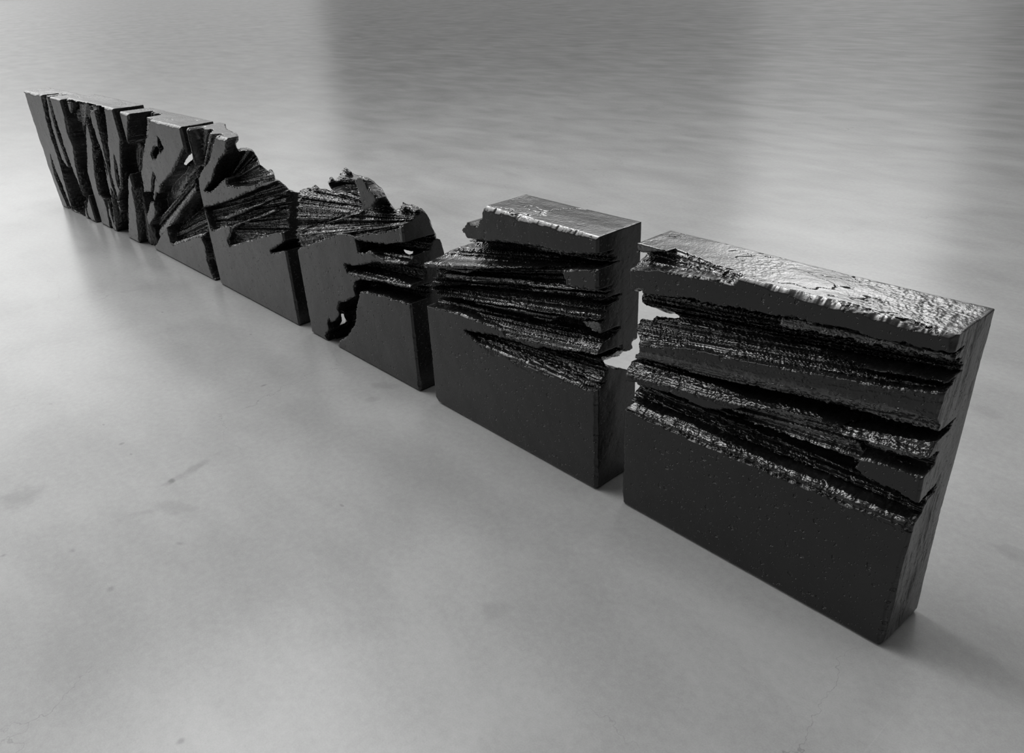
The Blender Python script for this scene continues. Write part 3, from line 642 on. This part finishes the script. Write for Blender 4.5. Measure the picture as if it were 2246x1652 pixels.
 dict(loc=[-1.0796, -0.0088, 0.0061], L=0.9863, H=0.9811, side=None, plan=None,
  voids=[[[[1.0077, 0.5587], [1.0394, 0.5722], [1.0799, 0.5969], [1.1113, 0.621], [1.1368, 0.6762], [1.2226, 0.7031], [1.2301, 0.5601], [1.0976, 0.5439], [1.0401, 0.5329], [1.0233, 0.5356]], [[0.8186, 0.4171], [0.8541, 0.4322], [0.8994, 0.4598], [0.9345, 0.4868], [0.9631, 0.5485], [1.059, 0.5786], [1.0674, 0.4187], [0.9192, 0.4005], [0.8549, 0.3882], [0.8361, 0.3912]]]],
  regs=[
   [[0.05, 0.085], 0.03, 9, [[0.3034, 0.8333, 1.0165, 0.929], [0.2095, 0.7756, 1.0174, 0.8761]], [[0.1921, 0.7796], [0.3091, 0.8345], [0.4042, 0.8455], [0.5007, 0.8636], [0.717, 0.8857], [0.8428, 0.8935], [0.9848, 0.9219], [1.0708, 0.932], [1.0721, 0.883], [0.8154, 0.8329], [0.7153, 0.8379], [0.5896, 0.8301], [0.4993, 0.8442], [0.2095, 0.7756]]],
   [[0.15, 0.0], 0.03, 12, [[0.1652, 0.7582, 1.0172, 0.8886], [0.0243, 0.6542, 1.0176, 0.8635]], [[0.2097, 0.7772], [0.4995, 0.8471], [0.59, 0.8372], [0.7154, 0.8413], [1.0721, 0.8842], [1.0723, 0.8768], [0.8154, 0.8329], [0.5866, 0.7798], [0.3824, 0.7297], [0.2996, 0.6945], [0.178, 0.6706], [0.0118, 0.6578], [-0.0555, 0.6521]]],
   [0.004, 0.0, 0, None, [[-0.0008, 0.6606], [0.0909, 0.6699], [0.1794, 0.6813], [0.3002, 0.7], [0.3593, 0.7219], [0.3468, 0.709], [0.275, 0.6823], [0.1775, 0.6665], [0.0759, 0.6541], [0.0105, 0.6493]]],
   [[0.1, 0.06], 0.035, 11, [[0.0753, 0.6499, 1.0017, 0.8596], [0.064, 0.5728, 1.0355, 0.7649]], [[-0.1445, 0.6143], [0.0763, 0.6567], [0.2989, 0.6881], [0.3823, 0.7281], [0.5865, 0.7784], [0.8154, 0.8316], [1.0797, 0.8848], [1.0828, 0.778], [1.0554, 0.7704], [0.8583, 0.7332], [0.5395, 0.6805], [0.2924, 0.6277], [0.0382, 0.5745], [-0.1612, 0.5235]]],
   [[0.045, 0.03], 0.012, 3, [[0.0848, 0.6277, 1.0185, 0.8124], [0.0811, 0.6021, 1.0189, 0.7866]], [[0.0846, 0.626], [0.4122, 0.693], [0.7213, 0.7458], [0.841, 0.7663], [0.9863, 0.7877], [0.9864, 0.7779], [0.7207, 0.728], [0.4104, 0.6736], [0.0814, 0.6038]]],
   [0, 0, 0, None, [[0.8154, 0.8309], [0.9025, 0.8531], [1.0031, 0.8726], [0.9944, 0.7997], [0.9739, 0.7917], [0.9023, 0.7822], [0.8411, 0.7731], [0.8257, 0.8099]]],
   [[0.1, 0.0], 0.034, 14, [[0.0518, 0.578, 1.0593, 0.7715], [0.0303, 0.5217, 1.0208, 0.6807]], [[-0.1612, 0.5235], [0.0511, 0.5736], [0.2924, 0.6277], [0.5395, 0.6805], [0.8583, 0.7332], [1.083, 0.7716], [1.0844, 0.7197], [1.0207, 0.6841], [0.9876, 0.6721], [0.9019, 0.6659], [0.812, 0.6523], [0.7455, 0.6125], [0.7068, 0.6084], [0.6576, 0.6089], [0.5757, 0.5965], [0.5125, 0.5937], [0.3792, 0.5758], [0.2857, 0.566], [0.1996, 0.5506], [0.0979, 0.5398], [0.0398, 0.5412], [-0.1663, 0.4957]]],
   [[0.13, 0.09], 0.03, 11, [[0.0576, 0.529, 1.0371, 0.6856], [0.011, 0.4821, 1.0386, 0.611]], [[-0.1663, 0.4957], [0.0398, 0.5412], [0.0979, 0.5398], [0.2857, 0.566], [0.5125, 0.5937], [0.6576, 0.6089], [0.7068, 0.6084], [0.7455, 0.6125], [0.812, 0.6523], [0.9019, 0.6659], [0.9876, 0.6721], [1.0775, 0.6844], [1.0795, 0.6105], [1.0387, 0.6054], [0.8104, 0.5664], [0.6138, 0.5391], [0.4857, 0.5196], [0.4305, 0.519], [0.2304, 0.5014], [0.01, 0.4757], [-0.1766, 0.4393]]],
   [0.02, 0.01, 3, [[0.9019, 0.6659, 1.0041, 0.6893], [0.9018, 0.6449, 1.0049, 0.6348]], [[0.8948, 0.6569], [0.9367, 0.6727], [1.0124, 0.6863], [1.0112, 0.6574], [0.9797, 0.6303], [0.9368, 0.6275], [0.9106, 0.6405]]],
   [[0.05, 0.0], 0.02, 4, [[0.2788, 0.5029, 1.0386, 0.611], [0.4845, 0.5034, 1.0391, 0.5833]], [[0.0124, 0.4911], [0.2322, 0.5168], [0.4318, 0.5353], [0.6148, 0.5585], [0.7733, 0.5879], [0.9017, 0.5953], [1.0795, 0.6119], [1.0802, 0.5832], [1.0393, 0.5729], [0.9544, 0.5565], [0.8744, 0.5431], [0.7715, 0.5168], [0.7028, 0.5005], [0.6519, 0.4839], [0.6115, 0.4958], [0.5265, 0.4847], [0.4953, 0.5028], [0.4294, 0.5067], [0.2304, 0.5014], [0.0096, 0.473]]],
   [[0.075, 0.03], 0.03, 10, [[0.2718, 0.4385, 1.0233, 0.5356], [0.3168, 0.4105, 1.0249, 0.442]], [[0.2591, 0.433], [0.4027, 0.4581], [0.4931, 0.4726], [0.6109, 0.4839], [0.6518, 0.4816], [0.7027, 0.4974], [0.7714, 0.5137], [0.8744, 0.5387], [0.9889, 0.5609], [1.0802, 0.5832], [1.0838, 0.4533], [0.9905, 0.4276], [0.9373, 0.4167], [0.8659, 0.4115], [0.7686, 0.4048], [0.6475, 0.3854], [0.5634, 0.3885], [0.4992, 0.4034], [0.4303, 0.3805], [0.3857, 0.3949], [0.3164, 0.4062]]],
   [0.13, 0.02, 5, [[0.4144, 0.4618, 1.0233, 0.5356], [0.4137, 0.4534, 1.0235, 0.5214]], [[0.4027, 0.4581], [0.526, 0.4766], [0.6517, 0.4792], [0.8094, 0.5158], [0.9975, 0.5588], [1.0396, 0.5624], [1.0317, 0.535], [0.9547, 0.5155], [0.809, 0.4954], [0.6513, 0.4697], [0.5248, 0.4587], [0.413, 0.445]]],
   [[0.03, 0.0], 0.014, 3, [[0.3168, 0.4105, 0.8642, 0.4277], [0.3391, 0.3966, 0.8641, 0.4093]], [[0.3049, 0.411], [0.4108, 0.4197], [0.5656, 0.4256], [0.7101, 0.4271], [0.8735, 0.431], [0.9904, 0.4365], [0.9905, 0.4261], [0.8659, 0.41], [0.7686, 0.4024], [0.6474, 0.383], [0.5633, 0.386], [0.4991, 0.4018], [0.4302, 0.3788], [0.3855, 0.3924]]],
   [9, 0, 0, None, [[-0.0656, 1.0449], [0.4463, 1.077], [0.4186, 0.9669], [0.4077, 0.9404], [0.3775, 0.9064], [0.3218, 0.8993], [0.3026, 0.8774], [0.2803, 0.8508], [0.3149, 0.8357], [0.2778, 0.8093], [0.2095, 0.7756], [0.0845, 0.7127], [-0.0008, 0.6606], [-0.1706, 0.6253]]],
  ]),
 dict(loc=[0.0, 0.0, 0.0], L=0.9685, H=0.9718, side=None, plan=None,
  voids=[[[[-0.1425, 0.7997], [0.0562, 0.8483], [0.0707, 0.849], [0.0664, 0.8238], [0.073, 0.7981], [0.123, 0.8015], [0.1749, 0.8057], [0.209, 0.8037], [0.2168, 0.7881], [0.1766, 0.7793], [0.1335, 0.7696], [0.1167, 0.7524], [0.0899, 0.7475], [0.0625, 0.7456], [0.0513, 0.7028], [0.0618, 0.6741], [0.0579, 0.6324], [0.0309, 0.5903], [0.0065, 0.56], [-0.0046, 0.5357], [-0.0564, 0.5051], [-0.1401, 0.4696]], [[-0.3393, 0.6866], [-0.1169, 0.741], [-0.1008, 0.7418], [-0.1056, 0.7135], [-0.0982, 0.6849], [-0.0423, 0.6887], [0.0159, 0.6934], [0.054, 0.6911], [0.0627, 0.6737], [0.0177, 0.6638], [-0.0304, 0.653], [-0.0492, 0.6337], [-0.0793, 0.6282], [-0.1099, 0.6261], [-0.1225, 0.5782], [-0.1106, 0.5461], [-0.115, 0.4994], [-0.1453, 0.4523], [-0.1725, 0.4185], [-0.1849, 0.3913], [-0.2429, 0.357], [-0.3365, 0.3174]]], [[[-0.0558, 0.4772], [0.0531, 0.5156], [0.0726, 0.5126], [0.058, 0.49], [0.0453, 0.4662], [0.0168, 0.4306], [-0.0288, 0.3839], [-0.0747, 0.3765]], [[-0.2422, 0.3259], [-0.1204, 0.3688], [-0.0986, 0.3654], [-0.1149, 0.3402], [-0.1291, 0.3135], [-0.161, 0.2737], [-0.212, 0.2215], [-0.2634, 0.2132]]]],
  regs=[
   [0.045, 0, 0, None, [[-0.1276, 1.0669], [0.3881, 1.0439], [0.371, 0.9607], [0.3379, 0.9635], [0.276, 0.9693], [0.2118, 0.9766], [0.1291, 0.975], [0.0435, 0.9444], [-0.1249, 0.9173]]],
   [[[0.11, 0.03], [0.04, 0.005]], 0.014, 6, [[-0.0017, 0.9402, 0.371, 0.9607], [0.0376, 0.9034, 0.402, 0.9517]], [[-0.1249, 0.9143], [0.0435, 0.9444], [0.1291, 0.975], [0.2118, 0.9766], [0.276, 0.9693], [0.3379, 0.9635], [0.3998, 0.9724], [0.3877, 0.9494], [0.3102, 0.9447], [0.2163, 0.9339], [0.1165, 0.9195], [0.0376, 0.9034], [-0.0836, 0.868]]],
   [0.018, 0.01, 3, [[0.424, 0.9862, 0.9682, 0.9679], [0.4254, 0.9735, 0.9704, 0.9573]], [[0.4981, 1.0545], [0.8516, 1.0467], [0.912, 0.964], [0.8644, 0.9633], [0.7633, 0.9642], [0.7004, 0.9582], [0.6664, 0.9757], [0.5867, 0.9766]]],
   [[0.045, 0.07], 0.035, 14, [[0.0495, 0.8344, 0.9674, 0.9243], [0.0527, 0.7584, 0.9792, 0.8676]], [[-0.1424, 0.7836], [0.0589, 0.8293], [0.222, 0.8556], [0.3774, 0.876], [0.519, 0.8895], [0.6667, 0.9022], [0.8146, 0.9098], [0.9408, 0.9223], [1.0055, 0.9291], [1.0196, 0.8635], [0.957, 0.8475], [0.8616, 0.8348], [0.7385, 0.8192], [0.628, 0.8038], [0.5312, 0.7932], [0.479, 0.7802], [0.2637, 0.7398], [0.1155, 0.7069], [-0.1414, 0.652]]],
   [0.022, 0.006, 3, [[0.086, 0.829, 0.9701, 0.9113], [0.0874, 0.7991, 0.9738, 0.8939]], [[0.5201, 0.8805], [0.6494, 0.8931], [0.8027, 0.9011], [0.9435, 0.9139], [0.9794, 0.9144], [0.9821, 0.9015], [0.8716, 0.8861], [0.7142, 0.8726], [0.5237, 0.8521]]],
   [[0.075, 0.015], 0.025, 8, [[0.0989, 0.7486, 0.9722, 0.8531], [0.0758, 0.6545, 0.9701, 0.8136]], [[-0.1417, 0.6855], [0.1256, 0.7535], [0.2612, 0.7718], [0.46, 0.7937], [0.628, 0.8038], [0.7389, 0.8168], [0.8625, 0.8301], [0.9625, 0.8459], [1.022, 0.8527], [1.019, 0.8206], [0.9601, 0.8122], [0.834, 0.7893], [0.742, 0.776], [0.6432, 0.7618], [0.5378, 0.7411], [0.4232, 0.7244], [0.3312, 0.7109], [0.2334, 0.6981], [0.0573, 0.6484], [-0.1409, 0.5839]]],
   [0.004, 0.004, 3, [[0.0579, 0.6324, 0.9701, 0.8136], [0.06, 0.5837, 0.9717, 0.7548]], [[-0.1409, 0.5804], [0.2334, 0.6981], [0.4232, 0.7244], [0.6432, 0.7618], [0.834, 0.7893], [0.9728, 0.8256], [1.0162, 0.8338], [0.9729, 0.749], [0.8786, 0.7435], [0.7385, 0.7294], [0.5422, 0.7058], [0.3341, 0.6788], [0.0583, 0.6243], [-0.1407, 0.5579]]],
   [[0.008, 0.05], 0.012, 4, [[0.0583, 0.6243, 0.9741, 0.7533], [0.2417, 0.5835, 0.9741, 0.6959]], [[-0.1407, 0.5579], [0.0583, 0.6243], [0.3341, 0.6788], [0.5422, 0.7058], [0.7385, 0.7294], [0.8786, 0.7435], [0.9729, 0.749], [1.0225, 0.7573], [1.0322, 0.7115], [0.9736, 0.6983], [0.7683, 0.6828], [0.5492, 0.6507], [0.3392, 0.6225], [0.06, 0.5837], [-0.1404, 0.5141]]],
   [[0.12, 0.1], 0.03, 10, [[0.0593, 0.6, 0.9736, 0.6983], [0.0324, 0.5488, 0.9738, 0.6657]], [[-0.1405, 0.5229], [0.0598, 0.5886], [0.3392, 0.6225], [0.5488, 0.6535], [0.7683, 0.6828], [0.9736, 0.6983], [1.0322, 0.7115], [1.0421, 0.6649], [0.9738, 0.6657], [0.8809, 0.6574], [0.7767, 0.6394], [0.6439, 0.6276], [0.4676, 0.5949], [0.3668, 0.5864], [0.2296, 0.5822], [0.0109, 0.5463], [-0.1403, 0.4964]]],
   [[0.05, 0], 0.016, 4, [[0.0315, 0.5738, 0.6435, 0.6303], [0.0132, 0.5369, 0.6461, 0.6126]], [[-0.1405, 0.5229], [0.0601, 0.5804], [0.2288, 0.5947], [0.3653, 0.6014], [0.4666, 0.6037], [0.6435, 0.6303], [0.6888, 0.6304], [0.647, 0.6057], [0.4702, 0.5716], [0.369, 0.5622], [0.2315, 0.5555], [0.0117, 0.5227], [-0.1402, 0.4875]]],
   [[0.085, 0.045], 0.03, 13, [[0.064, 0.4871, 0.9782, 0.5043], [-0.0166, 0.3924, 0.963, 0.4104]], [[-0.1399, 0.4427], [0.0689, 0.5095], [0.1766, 0.5232], [0.2528, 0.5263], [0.3544, 0.5262], [0.469, 0.5818], [0.555, 0.6045], [0.6451, 0.6194], [0.7767, 0.6394], [0.8809, 0.6574], [0.9738, 0.6657], [1.0396, 0.6766], [1.0899, 0.4392], [0.963, 0.4104], [0.9196, 0.4142], [0.795, 0.4114], [0.5962, 0.4072], [0.4733, 0.4016], [0.3476, 0.397], [0.2139, 0.3944], [0.0909, 0.4038], [-0.0206, 0.3872], [-0.1394, 0.3695]]],
   [[0.06, 0.03], 0.02, 10, [[0.3449, 0.559, 0.9767, 0.6671], [0.4794, 0.4882, 0.9802, 0.5054]], [[0.3544, 0.5262], [0.4687, 0.5847], [0.6451, 0.6194], [0.7773, 0.6355], [0.8825, 0.6486], [0.9799, 0.662], [1.0303, 0.6723], [1.0568, 0.5461], [0.9746, 0.4995], [0.8406, 0.5168], [0.7042, 0.528], [0.565, 0.5257], [0.4448, 0.5207]]],
   [[0.035, 0.005], 0.012, 3, [[0.6878, 0.6371, 0.9676, 0.6695], [0.6929, 0.6034, 0.9697, 0.6374]], [[0.6894, 0.6264], [0.7773, 0.6355], [0.8479, 0.6469], [0.9775, 0.674], [1.0384, 0.6824], [1.0365, 0.6427], [0.9706, 0.6325], [0.889, 0.6134], [0.7694, 0.6082]]],
   [0.06, 0.02, 8, [[0.7576, 0.603, 0.9706, 0.6325], [0.7887, 0.567, 0.9729, 0.5878]], [[0.7578, 0.6016], [0.889, 0.6134], [0.9706, 0.6325], [1.0365, 0.6427], [1.0445, 0.6045], [0.9709, 0.5868], [0.8829, 0.5829], [0.7986, 0.5673]]],
   [0.0, 0.003, 3, [[0.7991, 0.5647, 0.9709, 0.5868], [0.8401, 0.5195, 0.9746, 0.4995]], [[0.7991, 0.5647], [0.8244, 0.5751], [0.8839, 0.5777], [0.9714, 0.5843], [1.0455, 0.5996], [1.053, 0.5138], [0.9744, 0.5008], [0.9075, 0.513], [0.8406, 0.5168], [0.7953, 0.5268]]],
   [0.125, 0.02, 6, [[0.064, 0.4871, 0.9787, 0.5017], [0.0648, 0.4668, 0.982, 0.485]], [[0.0639, 0.4905], [0.2536, 0.5167], [0.413, 0.5232], [0.5659, 0.5184], [0.7048, 0.5238], [0.8413, 0.5128], [0.9746, 0.4995], [1.055, 0.5038], [1.0603, 0.4787], [0.9755, 0.4714], [0.8402, 0.483], [0.6968, 0.487], [0.5557, 0.4829], [0.4006, 0.4861], [0.2486, 0.4884], [0.1028, 0.478]]],
   [[0.03, 0.0], 0.014, 3, [[0.0666, 0.4239, 0.9651, 0.4542], [0.0577, 0.4026, 0.9637, 0.4314]], [[0.0271, 0.4205], [0.2528, 0.4315], [0.4862, 0.4272], [0.593, 0.4326], [0.7906, 0.4381], [0.9614, 0.4433], [1.0682, 0.4406], [0.963, 0.4104], [0.795, 0.4114], [0.5962, 0.4072], [0.4733, 0.4016], [0.3476, 0.397], [0.2139, 0.3944], [0.0078, 0.395]]],
   [9, 0, 0, None, [[-0.144, 1.0002], [-0.0267, 1.0234], [-0.0225, 0.8768], [-0.1429, 0.8472]]],
  ]),
]

LABELS = [
    'black cast block at the far left end of the row, split into leaning shards',
    'black cast block second from the far left end, cut by thin dark clefts',
    'black block third from the far left end, with a diagonal ridged beam across it',
    'black block in the middle of the row, its top falling away to the right',
    'black block with a crumbling lumpy top and a curved crevice near its base',
    'black block with a raised smooth cap over striated ledges, second from the right',
    'nearest and largest black block, at the right end of the row, with cracked top',
]
VOX = [210, 230, 270, 330, 380, 440, 500]

for i, (spec, lab, vx) in enumerate(zip(BLOCKS, LABELS, VOX)):
    v, q, fr, tpw = build_block(spec, vx, 11 + i * 13, i == 5, i == 6)
    me = make_mesh('fractured_block', v, q, fr, tpw, M_CAST)
    o = bpy.data.objects.new('fractured_block' if i == 0 else 'fractured_block.%03d' % i, me)
    x, y, th = spec['loc']
    o.location = (x, y, 0.0)
    o.rotation_euler = (0, 0, th)
    o['label'] = lab
    o['category'] = 'sculpture block'
    o['group'] = 'black blocks standing in a row'
    COL.objects.link(o)
    print(lab[:40], len(v), len(q))
